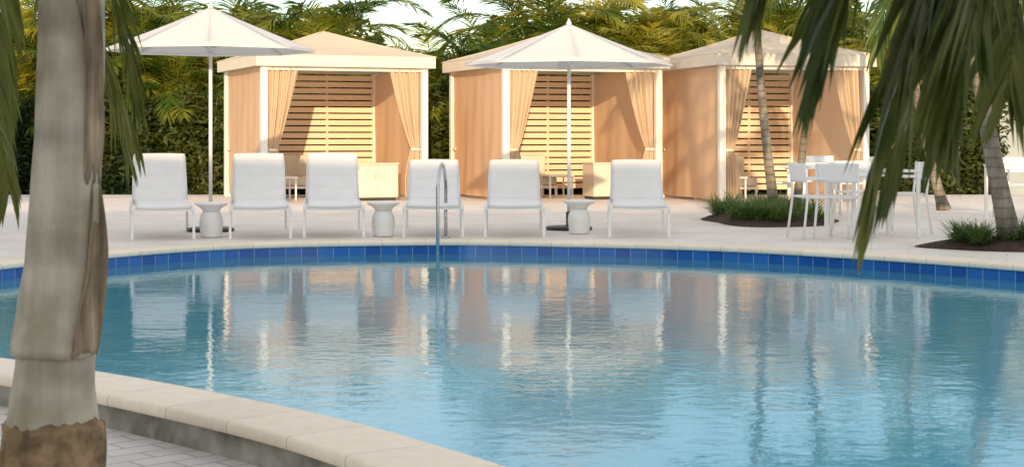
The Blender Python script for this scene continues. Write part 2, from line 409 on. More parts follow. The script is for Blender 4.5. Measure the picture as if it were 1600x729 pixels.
# ------------------------------------------------------------------ parasols
def make_parasol(zr, zp, Rr, rot):
    root = empty('parasol')
    def cfn(u, v):
        ph = u*2*PI; k = (ph % (PI/4))/(PI/4)
        rr = Rr*math.cos(PI/8)/math.cos((k-.5)*PI/4)
        t = v; r = rr*t
        z = zp-(zp-zr)*(t**.95) - .008*math.sin(k*PI)*math.sin(t*PI)
        return (r*math.cos(ph+rot), r*math.sin(ph+rot), z)
    cm = MB()
    for k in range(8):
        cm.grid(lambda u, v, k=k: cfn((k+min(max(u,1e-5),1-1e-5))/8, max(v,.005)), 8, 14)
    cm.build('canopy', M['umb'], root, solid=.003)
    hm = MB()
    hm.grid(lambda u, v: tuple((lambda c: (c[0], c[1], c[2]-.002-.02*v))(cfn(u, 1.0))), 64, 1)
    hm.build('hem', M['umb'], root)
    MB().tube([(0,0,.05),(0,0,zp-.02)], .021, 14).build('pole', M['white'], root)
    MB().lathe([(.03,zp-.02),(.03,zp+.01),(.018,zp+.03),(.006,zp+.06)], 16).build('finial', M['white'], root)
    for k in range(8):
        a = k*PI/4+rot; c, s = math.cos(a), math.sin(a)
        rb = MB().tube([(c*.03,s*.03,zp-.06),(c*Rr*.5,s*Rr*.5,zp-(zp-zr)*.5-.03),(c*Rr*.985,s*Rr*.985,zr-.012)], .008, 6).build('rib', M['white'], root)
        MB().tube([(c*.04,s*.04,zr+.02),(c*Rr*.5,s*Rr*.5,zp-(zp-zr)*.5-.045)], .007, 6).build('strut', M['white'], rb)
    MB().lathe([(.04,zr-.02),(.04,zr+.04),(.03,zr+.06)], 16).build('hub', M['white'], root)
    MB().lathe([(.27,.002),(.27,.03),(.24,.04),(.05,.045),(.035,.06),(.035,.2),(.022,.21)], 28).build('base', M['dark'], root)
    return root
p1 = make_parasol(2.08, 2.57, 1.2, .18); p1.location = (at(329,18.4),18.4,0)
tag(p1, 'white octagonal parasol on the left, standing between the first two loungers', 'parasol')
p2 = make_parasol(1.93, 2.40, 1.22, .05); p2.location = (at(889,18.7),18.7,0)
tag(p2, 'white octagonal parasol on the right, in front of the middle cabana', 'parasol')

# ------------------------------------------------------------------ cabanas
CW, CD, CH = 2.75, 2.8, 2.22
def make_cabana():
    root = empty('cabana')
    hw, hd = CW/2, CD/2
    for sx in (-1,1):
        for sy in (-1,1):
            MB().box(sx*hw-.055, sx*hw+.055, sy*hd-.055, sy*hd+.055, .002, CH-.002).build('post', M['post'], root, bevel=.006)
    f = MB(); o = .15; z0, z1 = CH, CH+.19
    def fas(u, v):
        per = u*4; k = int(per) % 4; t = per-int(per)
        cs = [(-hw-o,-hd-o),(hw+o,-hd-o),(hw+o,hd+o),(-hw-o,hd+o)]
        a, b = cs[k], cs[(k+1) % 4]
        wob = .004*math.sin(u*90)*(1-v)
        return (a[0]+(b[0]-a[0])*t, a[1]+(b[1]-a[1])*t+wob, z0+(z1-z0)*v)
    f.grid(fas, 128, 2, False); f.build('valance', M['fascia'], root, solid=.012)
    e = .165; rz0 = z1-.004; rz1 = 2.9
    r = MB()
    for k in range(4):
        a = k*PI/2; ca, sa = math.cos(a), math.sin(a)
        def rf(u, v, ca=ca, sa=sa, k=k):
            wx, wy = (hw+e, hd+e) if k % 2 == 0 else (hd+e, hw+e)
            x = (u*2-1)*wx*(1-v); y = -wy*(1-v)
            z = rz0+(rz1-rz0)*v-.05*math.sin(v*PI)*(1-(2*u-1)**2*.6)
            return (x*ca-y*sa, x*sa+y*ca, z)
        r.grid(rf, 12, 12)
    rf_ = r.build('roof', M['roofc'], root)
    sm = MB()
    for sx in (-1,1):
        for sy in (-1,1):
            sm.tube([(sx*(hw+e)*(1-v), sy*(hd+e)*(1-v), rz0+(rz1-rz0)*v-.05*.4*math.sin(v*PI)+.002) for v in [q/8 for q in range(9)]], .008, 6)
    sm.build('seam', M['roofc'], rf_)
    s = MB(); z = .12
    while z < CH-.05:
        s.box(-hw+.056, hw-.056, hd-.03, hd-.005, z, z+.09); z += .116
    for x in (-hw/3, hw/3): s.box(x-.02, x+.02, hd-.0045, hd+.03, .1, CH-.02)
    s.build('slat_screen', M['slat'], root)
    for sx in (-1,1):
        def sw(u, v, sx=sx):
            y = -hd+.06+u*(CD-.12); zz = .05+v*(CH-.07)
            fo = .018*math.sin(u*2*PI*2.3+1.2+v*1.6)*(1-.6*v)+.006*math.sin(u*2*PI*6+2+v*2)*(1-.5*v)
            fo += .028*noise.noise(Vector((u*4, v*2.5, sx*3)))
            return (sx*(hw-.01)+fo, y, zz)
        w = MB().grid(sw, 90, 24).build('side_wall', M['canvas'], root)
        tb = MB()
        tb.box(sx*(hw+.03)-.012, sx*(hw+.03)+.012, hd-.24, hd-.1, .83, .87)
        tb.build('tie_strap', M['fascia'], w)
    for sx in (-1,1):
        def dw(u, v, sx=sx):
            zz = .06+v*(CH-.07); zt = .86
            if zz > zt:
                t = (zz-zt)/(CH-zt); w_ = .14+.38*t**.8; off = .01
            else:
                t = (zt-zz)/zt; w_ = .14+.12*min(1, t*1.8)**.6; off = .01
            amp = .012+.03*min(1, abs(zz-zt)/.4)
            x = hw-.07-off-u*w_
            y = -hd+.0+amp*math.sin(u*2*PI*5+v*.9+.6*math.sin(v*4+u*5))+.5*amp*math.sin(u*2*PI*2.3+1)+.03*math.sin(u*PI)
            return (sx*x, y, zz)
        d = MB().grid(dw, 84, 40).build('drape', M['drape'], root)
        t = MB()
        t.grid(lambda u, v, sx=sx: (sx*(hw-.15+.084*math.cos(u*2*PI)), -hd+.015+.055*math.sin(u*2*PI), .84+.04*v), 20, 1)
        t.build('tieback', M['fascia'], d)
    b = MB(); b.box(-hw+.056, hw-.056, -hd-.02, -hd+.02, CH-.06, CH-.004); b.build('curtain_rail', M['post'], root)
    return root
CAB = [(412,26.0,22,'leftmost canvas cabana with tan side wall and slatted back, behind the left parasol','leftmost'),
       (790,26.2,20,'middle canvas cabana with tied drapes, behind the right-hand parasol','middle'),
       (1128,25.7,15,'rightmost canvas cabana, partly behind palm trunks and hanging fronds','rightmost')]
proto = make_cabana(); cabs = []
for i, (px, d, al, lb, w) in enumerate(CAB):
    o = proto if i == 0 else copy_tree(proto)
    a = R(al); corner = Vector((at(px,d), d, 0)); sx_ = .92 if i == 2 else 1
    c = corner + Vector((math.cos(a), math.sin(a), 0))*(CW/2*sx_) + Vector((-math.sin(a), math.cos(a), 0))*(CD/2)
    o.location = c; o.rotation_euler = (0,0,a); o.scale = (sx_, 1, 1); cabs.append((c, a, w)); tag(o, lb, 'cabana', 'three canvas cabanas behind the pool deck')
def inside(ci, x, y):
    c, a, w = cabs[ci]; return (c.x+x*math.cos(a)-y*math.sin(a), c.y+x*math.sin(a)+y*math.cos(a), 0), a

def make_sofa():
    root = empty('daybed_sofa')
    b = MB(); b.box(-.6,.6,-.36,.36,.16,.2); 
    b.build('base_frame', M['white'], root, bevel=.004)
    for sx in (-1,1):
        for sy in (-1,1): MB().box(sx*.57-.02, sx*.57+.02, sy*.33-.02, sy*.33+.02, .002, .159).build('leg', M['white'], root)
    MB().box(-.59,.59,-.36,.2,.205,.36).build('seat_cushion', M['cush'], root, bevel=.04)
    MB().box(-.59,.59,.21,.36,.205,.74).build('back_cushion', M['cush'], root, bevel=.04)
    return root
sf = make_sofa()
for i in range(3):
    o = sf if i == 0 else copy_tree(sf)
    o.location, a = inside(i, [-.45,-.3,-.4][i], .85); o.rotation_euler = (0,0,a)
    tag(o, 'oatmeal cushioned low sofa inside the %s cabana' % cabs[i][2], 'sofa', 'low sofas in the cabanas')
def make_cabinet():
    root = empty('storage_cabinet')
    MB().box(-.36,.36,-.24,.24,.05,.6).build('body', M['cab'], root, bevel=.004)
    MB().box(-.375,.375,-.265,.25,.603,.63).build('cabinet_top', M['cab'], root, bevel=.005)
    MB().box(-.33,.33,-.2,.22,.002,.049).build('plinth', M['dark'], root)
    for sx in (-1,1):
        d = MB().box(sx*.18-.177, sx*.18+.177, -.262, -.2425, .07, .585).build('door', M['cab'], root, bevel=.003)
        MB().tube([(sx*.045,-.285,.36),(sx*.045,-.285,.46)], .005, 8).box(sx*.045-.005, sx*.045+.005, -.285, -.2625, .37, .376).box(sx*.045-.005, sx*.045+.005, -.285, -.2625, .444, .45).build('handle', M['steel'], d)
    return root
cb = make_cabinet()
for i in range(2):
    o = cb if i == 0 else copy_tree(cb)
    o.location, a = inside(i, .62 if i == 0 else .78, -.95 if i == 0 else -.6); o.rotation_euler = (0,0,a)
    tag(o, 'cream two-door cabinet at the right side of the %s cabana' % cabs[i][2], 'cabinet', 'cream cabinets in the cabanas')
def make_low_table():
    root = empty('low_table')
    MB().box(-.24,.24,-.24,.24,.37,.4).build('table_top', M['white'], root, bevel=.004)
    for sx in (-1,1):
        for sy in (-1,1): MB().box(sx*.21-.013, sx*.21+.013, sy*.21-.013, sy*.21+.013, .002, .369).build('leg', M['white'], root)
    return root
lt = make_low_table()
for i, (ci, x, y) in enumerate([(0,-.85,-.4),(1,.2,.3),(2,-.6,-.1)]):
    o = lt if i == 0 else copy_tree(lt)
    o.location, a = inside(ci, x, y); o.rotation_euler = (0,0,a)
    tag(o, 'small square white table in front of the sofa of the %s cabana' % cabs[ci][2], 'table', 'small square tables in the cabanas')
st = MB().box(-.19,.19,-.19,.19,.03,.36).build('pouf', M['resin'], None, bevel=.03)
st.location, a = inside(0, .05, -1.0); st.rotation_euler = (0,0,a)
tag(st, 'white cube pouf left of the cabinet in the leftmost cabana', 'pouf')

# ------------------------------------------------------------------ dining sets
def make_chair():
    root = empty('dining_chair')
    for sx in (-1,1):
        MB().tube([(sx*.245,-.235,.002),(sx*.235,-.22,.63)], .014, 8).build('leg', M['white'], root)
        MB().tube([(sx*.245,.27,.002),(sx*.225,.215,.44),(sx*.225,.25,.8)], .014, 8).build('leg', M['white'], root)
        MB().box(sx*.237-.025, sx*.237+.025, -.25, .24, .63, .65).build('armrest', M['white'], root, bevel=.005)
    s = MB().grid(lambda u, v: ((u-.5)*.45, -.23+v*.44, .445-.012*math.sin(u*PI)*math.sin(v*PI)), 8, 8); s.build('seat', M['white'], root, solid=.025)
    s = MB().grid(lambda u, v: ((u-.5)*.44, .225+.03*v+.03*math.sin(u*PI), .6+.2*v), 10, 6); s.build('backrest', M['white'], root, solid=.018)
    return root
def make_table():
    root = empty('dining_table')
    MB().box(-.4,.4,-.4,.4,.7,.725).build('table_top', M['white'], root, bevel=.004)
    for sx in (-1,1):
        for sy in (-1,1): MB().box(sx*.37-.02, sx*.37+.02, sy*.37-.02, sy*.37+.02, .002, .699).build('leg', M['white'], root, bevel=.003)
    return root
tb = make_table(); TB = [(1362,17.5,.2,'white square dining table behind the hanging frond tips, nearest of the dining tables'),
      (1285,22.0,.1,'white square dining table set back by the second palm trunk'),(1600,20.3,0,'white square dining table at the right edge of the deck')]
for i, (px, d, rz, lb) in enumerate(TB):
    o = tb if i == 0 else copy_tree(tb); o.location = (at(px,d), d, 0); o.rotation_euler = (0,0,rz); tag(o, lb, 'dining table', 'white square dining tables on the right of the deck')
ch = make_chair()
CHS = [(1280,17.1,1.75,'white armchair at the left side of the nearest dining table'),
       (1320,17.0,2.6,'white armchair turned half away at the front left of the nearest dining table'),
       (1348,18.5,.3,'white armchair on the far side of the nearest dining table'),
       (1232,22.2,1.5,'white armchair to the left of the set back dining table'),
       (1282,23.0,0,'white armchair behind the set back dining table'),
       (1335,22.0,-1.6,'white armchair to the right of the set back dining table'),
       (1408,17.9,-1.5,'white armchair at the right side of the nearest dining table'),
       (1592,21.3,.1,'white armchair behind the dining table at the right edge')]
for i, (px, d, rz, lb) in enumerate(CHS):
    o = ch if i == 0 else copy_tree(ch); o.location = (at(px,d), d, 0); o.rotation_euler = (0,0,rz); tag(o, lb, 'chair', 'white armchairs around the dining tables')

# ------------------------------------------------------------------ vegetation
UP = Vector((0,0,1))
def leaf_strip(mb, p, d, side, ln, w, droop, seg=3):
    vs = []; pos = Vector(p); dr = d.normalized()
    for i in range(seg+1):
        t = i/seg; ww = w*(.45+1.1*t if t < .4 else (1-t)/.6*.89+.02)
        vs.append(pos-side*ww*.5); vs.append(pos+side*ww*.5)
        dr = (dr-UP*droop/seg).normalized(); pos = pos+dr*(ln/seg)
    mb.add(vs, [(2*i,2*i+1,2*i+3,2*i+2) for i in range(seg)])
def frond_path(mb, pts, ll, lw, nl, droop, rr=.012, rnd=None, seg=3, start=.15, taper=True, fwd=.55):
    rnd = rnd or random
    P = [Vector(p) for p in pts]
    Q = []
    for i in range(len(P)-1):
        p0 = P[max(i-1,0)]; p1 = P[i]; p2 = P[i+1]; p3 = P[min(i+2,len(P)-1)]
        for j in range(6):
            t = j/6; Q.append(.5*((2*p1)+(-p0+p2)*t+(2*p0-5*p1+4*p2-p3)*t*t+(-p0+3*p1-3*p2+p3)*t**3))
    Q.append(P[-1]); m = len(Q)-1
    mb.tube(Q, [rr*(1-.8*i/m) for i in range(m+1)], 4, True, False)
    psd = None
    for k in range(nl):
        t = start+(1-start)*(k+.5)/nl; fi = t*m; i = min(int(fi), m-1); p = Q[i].lerp(Q[i+1], fi-i)
        tan = (Q[i+1]-Q[i]).normalized(); sd = tan.cross(UP)
        if sd.length < .35 and psd is not None: sd = psd-tan*psd.dot(tan)
        if sd.length < .1: sd = Vector((1,0,0))
        sd.normalize(); psd = sd; up = sd.cross(tan)
        tl = (t-start)/(1-start)
        L_ = ll*(.45+.9*math.sin(PI*min(1,(tl*.8+.15))))*rnd.uniform(.85,1.1) if taper else ll*rnd.uniform(.8,1.1)
        for s in (-1,1):
            d = (sd*s*(1-.5*tl)+tan*(fwd+.5*tl)+up*rnd.uniform(.05,.4)+Vector((rnd.uniform(-.1,.1),rnd.uniform(-.1,.1),rnd.uniform(-.1,.1)))).normalized()
            w = (tan*1.0+Vector((rnd.uniform(-.3,.3),rnd.uniform(-.3,.3),rnd.uniform(-.5,.5)))); w = (w-d*w.dot(d)).normalized()
            leaf_strip(mb, p, d, w, L_, lw, droop*rnd.uniform(.7,1.3), seg)
def frond_arc(base, az, el, ln, bend, n_=5):
    pts = [Vector(base)]; e = el
    for i in range(n_):
        d = Vector((math.cos(az)*math.cos(e), math.sin(az)*math.cos(e), math.sin(e)))
        pts.append(pts[-1]+d*ln/n_); e -= bend/n_
    return pts
def crown_mesh(name, mat, rnd, nf, ln, ll, lw, nl, el=(.3,1.35), bend=1.3, droop=.7, spread=.05, base_z=(0,0), parent=None):
    mb = MB()
    for k in range(nf):
        az = k*2.39996+rnd.uniform(-.3,.3); e = rnd.uniform(*el); l = ln*rnd.uniform(.75,1.1)
        b = (math.cos(az)*spread*rnd.random(), math.sin(az)*spread*rnd.random(), rnd.uniform(*base_z))
        frond_path(mb, frond_arc(b, az, e, l, bend*rnd.uniform(.7,1.3)), ll, lw, nl, droop, rr=.014, rnd=rnd, seg=2)
    return mb.build(name, mat, parent)
def make_areca(seed):
    rnd = random.Random(seed); root = empty('feathery_palm')
    mb = MB()
    for k in range(5):
        a = rnd.uniform(0,2*PI); r = rnd.uniform(.05,.3)
        mb.tube([(math.cos(a)*r*.4, math.sin(a)*r*.4, -.1),(math.cos(a)*r, math.sin(a)*r, .9),(math.cos(a)*r*1.5, math.sin(a)*r*1.5, 1.9)], [.045,.035,.03], 7)
    mb.build('trunk', M['stem'], root)
    crown_mesh('crown', M['areca'], rnd, 30, 1.75, .4, .036, 36, el=(.3,1.45), bend=1.5, droop=.5, spread=.4, base_z=(1.3,2.5), parent=root)
    return root
arecas = [make_areca(s) for s in (1,2,3)]
used = [False]*3
def zone(px):
    if px < 330: return 'left of the leftmost cabana'
    if px < 560: return 'above the leftmost cabana roof'
    if px < 760: return 'around the gap between the leftmost and middle cabanas'
    if px < 1060: return 'above the middle cabana roof'
    if px < 1350: return 'above the rightmost cabana roof'
    return 'right of the rightmost cabana'
rnd = random.Random(11)
spots = []
x = 20
while x < 1545:
    spots.append((x+rnd.uniform(-15,15), rnd.uniform(31.1,32.2), rnd.uniform(.95,1.12))); x += 82
x = -20
while x < 1560:
    spots.append((x+rnd.uniform(-20,20), rnd.uniform(33,36), rnd.uniform(1.2,1.45))); x += 86
for i, (px, d, sc) in enumerate(spots):
    k = i % 3
    if 530 < px < 745: sc = .9 if d < 32.5 else 1.0
    if not used[k]: o = arecas[k]; used[k] = True
    else: o = copy_tree(arecas[k])
    o.location = (at(px,d), d, -.17); o.rotation_euler = (0,0,rnd.uniform(0,6.28)); o.scale = (sc*.95, sc*.95, sc)
    z_ = zone(px); row = 'front' if d < 32.5 else 'back'
    tag(o, 'sunlit feathery palm in the %s row %s' % (row, z_), 'palm', 'feathery palms %s, %s row' % (z_, row))
def shrub_mesh(name, mat, seed, nleaf, sx, sy, sz, size, parent=None):
    rnd = random.Random(seed); mb = MB()
    while len(mb.f) < nleaf:
        p = Vector((rnd.uniform(-1,1), rnd.uniform(-1,1), rnd.uniform(-1,1)))
        r = p.length; lim = .8+.45*noise.noise(p.normalized()*2.1+Vector((seed,0,0)))
        rr = max(abs(p.x), abs(p.y), abs(p.z))*.5+r*.5
        if rr > lim or rnd.random() < .75*(1-rr/lim): continue
        c = Vector((p.x*sx, p.y*sy, sz*(p.z+1)*.5))
        a = Vector((rnd.gauss(0,1), rnd.gauss(0,1), rnd.gauss(0,.6))).normalized()
        b = a.cross(Vector((rnd.gauss(0,1), rnd.gauss(0,1), rnd.gauss(0,1)))).normalized()
        s = size*rnd.uniform(.6,1.3)
        mb.add([c-a*s, c+b*s*.38+a*s*.1, c+a*s, c-b*s*.38+a*s*.1], [(0,1,2,3)])
    return mb.build(name, mat, parent)
def make_shrub(seed):
    root = empty('leafy_shrub'); rnd = random.Random(seed)
    mb = MB()
    for k in range(7):
        a = rnd.uniform(0,6.28); r = rnd.uniform(.3,.7)
        mb.tube([(0,0,-.1),(math.cos(a)*r*.5, math.sin(a)*r*.3, 1.0),(math.cos(a)*r, math.sin(a)*r*.6, 2.1)], [.03,.02,.008], 5)
    mb.build('trunk', M['stem'], root)
    shrub_mesh('crown', M['hedge'], seed, 5200, .95, .55, 2.5, .075, root)
    return root
shr = [make_shrub(21), make_shrub(22)]; us = [False, False]
def put_shrub(i, loc, sc, rz, lb, group):
    k = i % 2
    if not us[k]: o = shr[k]; us[k] = True
    else: o = copy_tree(shr[k])
    o.location = loc; o.scale = sc; o.rotation_euler = (0,0,rz); tag(o, lb, 'shrub', group)
x = -10; i = 0
while x < 1560:
    d = 30.35+rnd.uniform(-.1,.15); sc = rnd.uniform(.85,1.0)
    put_shrub(i, (at(x,d), d, -.17), (1.05, .9, sc), rnd.choice((0,PI))+rnd.uniform(-.15,.15), 'dark green shrub %s' % zone(x).replace('above the','behind the').replace(' roof',''), 'dark shrubs %s' % zone(x)); x += 84; i += 1
y = 20; k = 0  # row of unseen shrubs added beside the pool to reflect green in the water
while y > 6:
    put_shrub(i+k, (-8.7+.15*math.sin(k*2), y, -.17), (1.3, 1.5, 1.5+.2*math.sin(k*1.7)), 1.57, 'tall green shrub, unseen, added left of the pool for its green reflection', 'unseen tall shrubs added left of the pool'); y -= 1.9; k += 1
def make_tree(seed):
    root = empty('broadleaf_tree'); rnd = random.Random(seed); mb = MB()
    mb.tube([(0,0,-.1),(.05,0,1.4),(0,.1,2.6)], [.16,.11,.06], 8)
    for k in range(5):
        a = k*1.3; mb.tube([(.03,0,1.3),(math.cos(a)*.6, math.sin(a)*.6, 2.3),(math.cos(a)*1.1, math.sin(a)*1.1, 3.0)], [.06,.04,.015], 5)
    mb.build('trunk', M['trunk'], root)
    c = shrub_mesh('crown', M['tree'], seed, 6000, 2.0, 1.6, 3.4, .12, root); c.location = (0,0,.5)
    return root
tr0 = make_tree(31); first = True
for px in range(-60, 1560, 130):
    d = rnd.uniform(38,43); s = rnd.uniform(1.1,1.25)
    if 470 < px < 800: s = .92
    o = tr0 if first else copy_tree(tr0); first = False
    o.location = (at(px,d), d, -.17); o.rotation_euler = (0,0,rnd.uniform(0,6)); o.scale = (s,s,s)
    tag(o, 'broadleaf tree far behind the palms %s' % zone(px), 'tree', 'far broadleaf trees %s' % zone(px))

def ringed_palm(base, top, r0, r1, lb, seed, nf=13, ln=1.7, mat='palmd', el=(-.1,1.3), bow=.12):
    rnd = random.Random(seed); root = empty('ringed_palm', base); tag(root, lb, 'palm')
    v = Vector(top)-Vector(base)
    pts = []; rs = []
    for k in range(25):
        t = k/24; p = v*t; bowx = bow*math.sin(t*PI)*(1 if seed % 2 else -1)
        pts.append((p.x+bowx, p.y, p.z)); rr = (r0+(r1-r0)*t)*(1+.6*math.exp(-t*18))*(1+.012*((k % 2)*2-1)); rs.append(rr)
    MB().tube(pts, rs, 14).build('trunk', M['trunk'], root)
    c = crown_mesh('crown', M[mat], rnd, nf, ln, .45, .038, 32, el=el, bend=1.5, droop=1.2, parent=root); c.location = v
ringed_palm((at(1212,20.8),20.8,0), (at(1178,20.8),20.8,3.5), .066, .04, 'slim ringed palm with its trunk in front of the rightmost cabana', 3, nf=13, bow=-.05)
ringed_palm((at(1243,21.0),21.0,0), (at(1296,21.2),21.2,3.4), .055, .035, 'leaning palm beside the slim ringed palm in the same bed', 4, nf=11, bow=.03)
ringed_palm((at(1475,23.5),23.5,0), (at(1415,23.5),23.5,3.4), .07, .05, 'ringed palm behind the dining tables right of the rightmost cabana', 6, nf=18)
ringed_palm((at(1582,15.6),15.6,0), (at(1505,15.6),15.6,2.9), .1, .05, 'ringed palm leaning left in the right-hand mulch bed', 8, nf=13, ln=1.8, bow=.05)

def bed(cx, cy, rx, ry, seed, gname, nc=34, hs=1.0):
    rnd = random.Random(seed)
    def f(u, v):
        a = u*2*PI; k = 1+.08*math.sin(3*a+seed)+.05*math.sin(5*a)
        return (cx+rx*k*v*math.cos(a), cy+ry*k*v*math.sin(a), .004+.09*(1-v**3)+(.02*rnd.random() if 0 < v < 1 else 0))
    tag(MB().grid(f, 40, 8).build('mulch_bed', M['mulch']), kind='structure')
    g = MB()
    for c in range(nc):
        a = rnd.uniform(0,2*PI); q = math.sqrt(rnd.random())*.88
        px, py = cx+rx*q*math.cos(a), cy+ry*q*math.sin(a); h = rnd.uniform(.2,.4)*hs
        for b in range(80):
            az = rnd.uniform(0,2*PI); d = Vector((math.cos(az)*.5, math.sin(az)*.5, rnd.uniform(.5,1.7))).normalized()
            leaf_strip(g, (px+rnd.uniform(-.06,.06), py+rnd.uniform(-.06,.06), .06), d, d.cross(UP).normalized(), h*rnd.uniform(.7,1.2), .012, 1.2, 3)
    tag(g.build(gname, M['grass']), kind='stuff')
bed(3.3, 20.5, .84, 1.3, 1, 'border_grass', 54, 1.2); bed(5.35, 15.7, 1.25, .7, 5, 'border_grass', 44, .9)
tag(bpy.data.objects['border_grass'], 'clumps of dark green grass in the mulch bed round the slim palm', 'grass')
tag(bpy.data.objects['border_grass.001'], 'clumps of dark green grass in the mulch bed at the right edge', 'grass')

# ------------------------------------------------------------------ near palm on the left
bx, by = -1.56, 5.68
root = empty('peeling_palm', (bx-.075, by, -.155)); tag(root, 'large blurred palm at the left edge with peeling pale trunk and brown fibrous foot', 'palm')
def P(z, dx): return (dx+.075, 0, z+.155)
prof = [(.08,-.072,.16),(.15,-.075,.15),(.216,-.072,.141),(.29,-.066,.137),(.36,-.062,.14),(.5,-.05,.13),(.67,-.03,.122),(.9,-.022,.113),(1.125,-.008,.112),(1.4,.0,.112),(1.6,.002,.11),(2.0,.01,.1),(2.6,.03,.08)]
def interp(z):
    z = max(prof[0][0], min(prof[-1][0], z))
    for (z0,d0,r0),(z1,d1,r1) in zip(prof, prof[1:]):
        if z0 <= z <= z1:
            t = (z-z0)/(z1-z0); t = t*t*(3-2*t)*.5+t*.5; return d0+(d1-d0)*t, r0+(r1-r0)*t
def tr_fn(u, v):
    z = .08+v*2.5; dx, r = interp(z); a = u*2*PI
    r *= 1+.035*noise.noise(Vector((math.cos(a)*2, math.sin(a)*2, z*2.5)))+.02*math.sin(3*a+z*2)
    x, y, zz = P(z, dx); return (x+r*math.cos(a), r*math.sin(a), zz)
MB().grid(tr_fn, 56, 60).build('trunk', M['neartrunk'], root)
fm = MB()
def foot(u, v):
    a = u*2*PI; z = -.16+v*.26
    r = .18+.022*noise.noise(Vector((math.cos(a)*3, math.sin(a)*3, z*5)))+.006*noise.noise(Vector((math.cos(a)*18, math.sin(a)*18, z*6)))
    top = .02*noise.noise(Vector((math.cos(a)*5, math.sin(a)*5, 7)))
    if v > .9: r = r*(1-(v-.9)*1.9)
    return P(z, -.068)[0]+r*math.cos(a), r*math.sin(a), z+.155+top*v
fm.grid(foot, 120, 30).build('fibrous_foot', M['bark'], root)
def sheath(ac, hw0, zb, zt, off, flare, rag, slant=0):
    def f(u, v):
        w = hw0*(1-v**1.6)**.7+.02
        lo = zb+rag*noise.noise(Vector((u*4, zb*5, 1)))+rag*.3*noise.noise(Vector((u*18, zb*5, 3)))
        z = lo+(zt-lo)*v; dx, r = interp(z)
        a = ac+slant*v+(u-.5)*2*w+.1*noise.noise(Vector((v*4, ac, 0)))*(u-.5)
        edge = max(0, (abs(2*u-1)-.75)*4)
        rr2 = r*1.02+off*(1-v)**.5+flare*edge**2*math.sin(min(1,v*1.1)*PI)+.004*noise.noise(Vector((a*4, z*3, 2)))
        x, y, zz = P(z, dx); return (x+rr2*math.cos(a), rr2*math.sin(a), zz)
    return f
MB().grid(sheath(-1.9, 2.2, .315, 1.9, .008, .0, .025, -.4), 90, 50).build('leaf_sheath', M['neartrunk'], root, solid=.004)
MB().grid(sheath(-.5, .4, .325, 1.05, .012, .03, .03, .2), 40, 40).build('peeling_strip', M['sheath'], root, solid=.003)
MB().grid(sheath(-.5, .3, .95, 1.9, .01, .022, .08, -.5), 40, 30).build('peeling_strip', M['sheath'], root, solid=.003)
cr = MB(); rnd = random.Random(3)
def W2L(p): return (p[0]-(bx-.075), p[1]-by, p[2]+.155)
for path in [[(-1.53,5.7,2.45),(-1.85,6.3,2.5),(-1.95,6.7,2.0),(-1.76,6.8,1.5),(-1.62,6.85,1.08)],
             [(-1.53,5.7,2.45),(-1.85,6.5,2.45),(-1.85,7.0,2.0),(-1.74,7.1,1.6),(-1.68,7.1,1.25)],
             [(-1.53,5.7,2.45),(-1.85,6.6,2.4),(-2.1,7.3,1.95),(-1.95,7.5,1.5),(-1.82,7.55,1.0)],
             [(-1.53,5.7,2.45),(-1.85,5.95,2.4),(-2.0,6.1,1.9),(-2.0,6.15,1.35),(-1.93,6.15,.9)],
             [(-1.53,5.7,2.45),(-1.85,5.5,2.4),(-1.9,5.5,1.9),(-1.88,5.5,1.4),(-1.84,5.5,1.0)],
             [(-1.53,5.7,2.45),(-1.9,6.3,2.5),(-2.2,6.9,2.1),(-2.25,7.0,1.6),(-2.22,7.0,1.2)],
             [(-1.53,5.7,2.45),(-1.1,5.6,2.7),(-.7,5.5,2.65),(-.4,5.4,2.4)],
             [(-1.53,5.7,2.45),(-1.6,5.1,2.7),(-1.7,4.6,2.5),(-1.75,4.3,2.2)],
             [(-1.53,5.7,2.45),(-1.5,6.5,2.8),(-1.3,7.2,2.8),(-1.1,7.6,2.6)]]:
    frond_path(cr, [W2L(p) for p in path], .28, .03, 54, 1.5, rr=.01, rnd=rnd, seg=4)
cr.build('crown', M['palmf'], root)

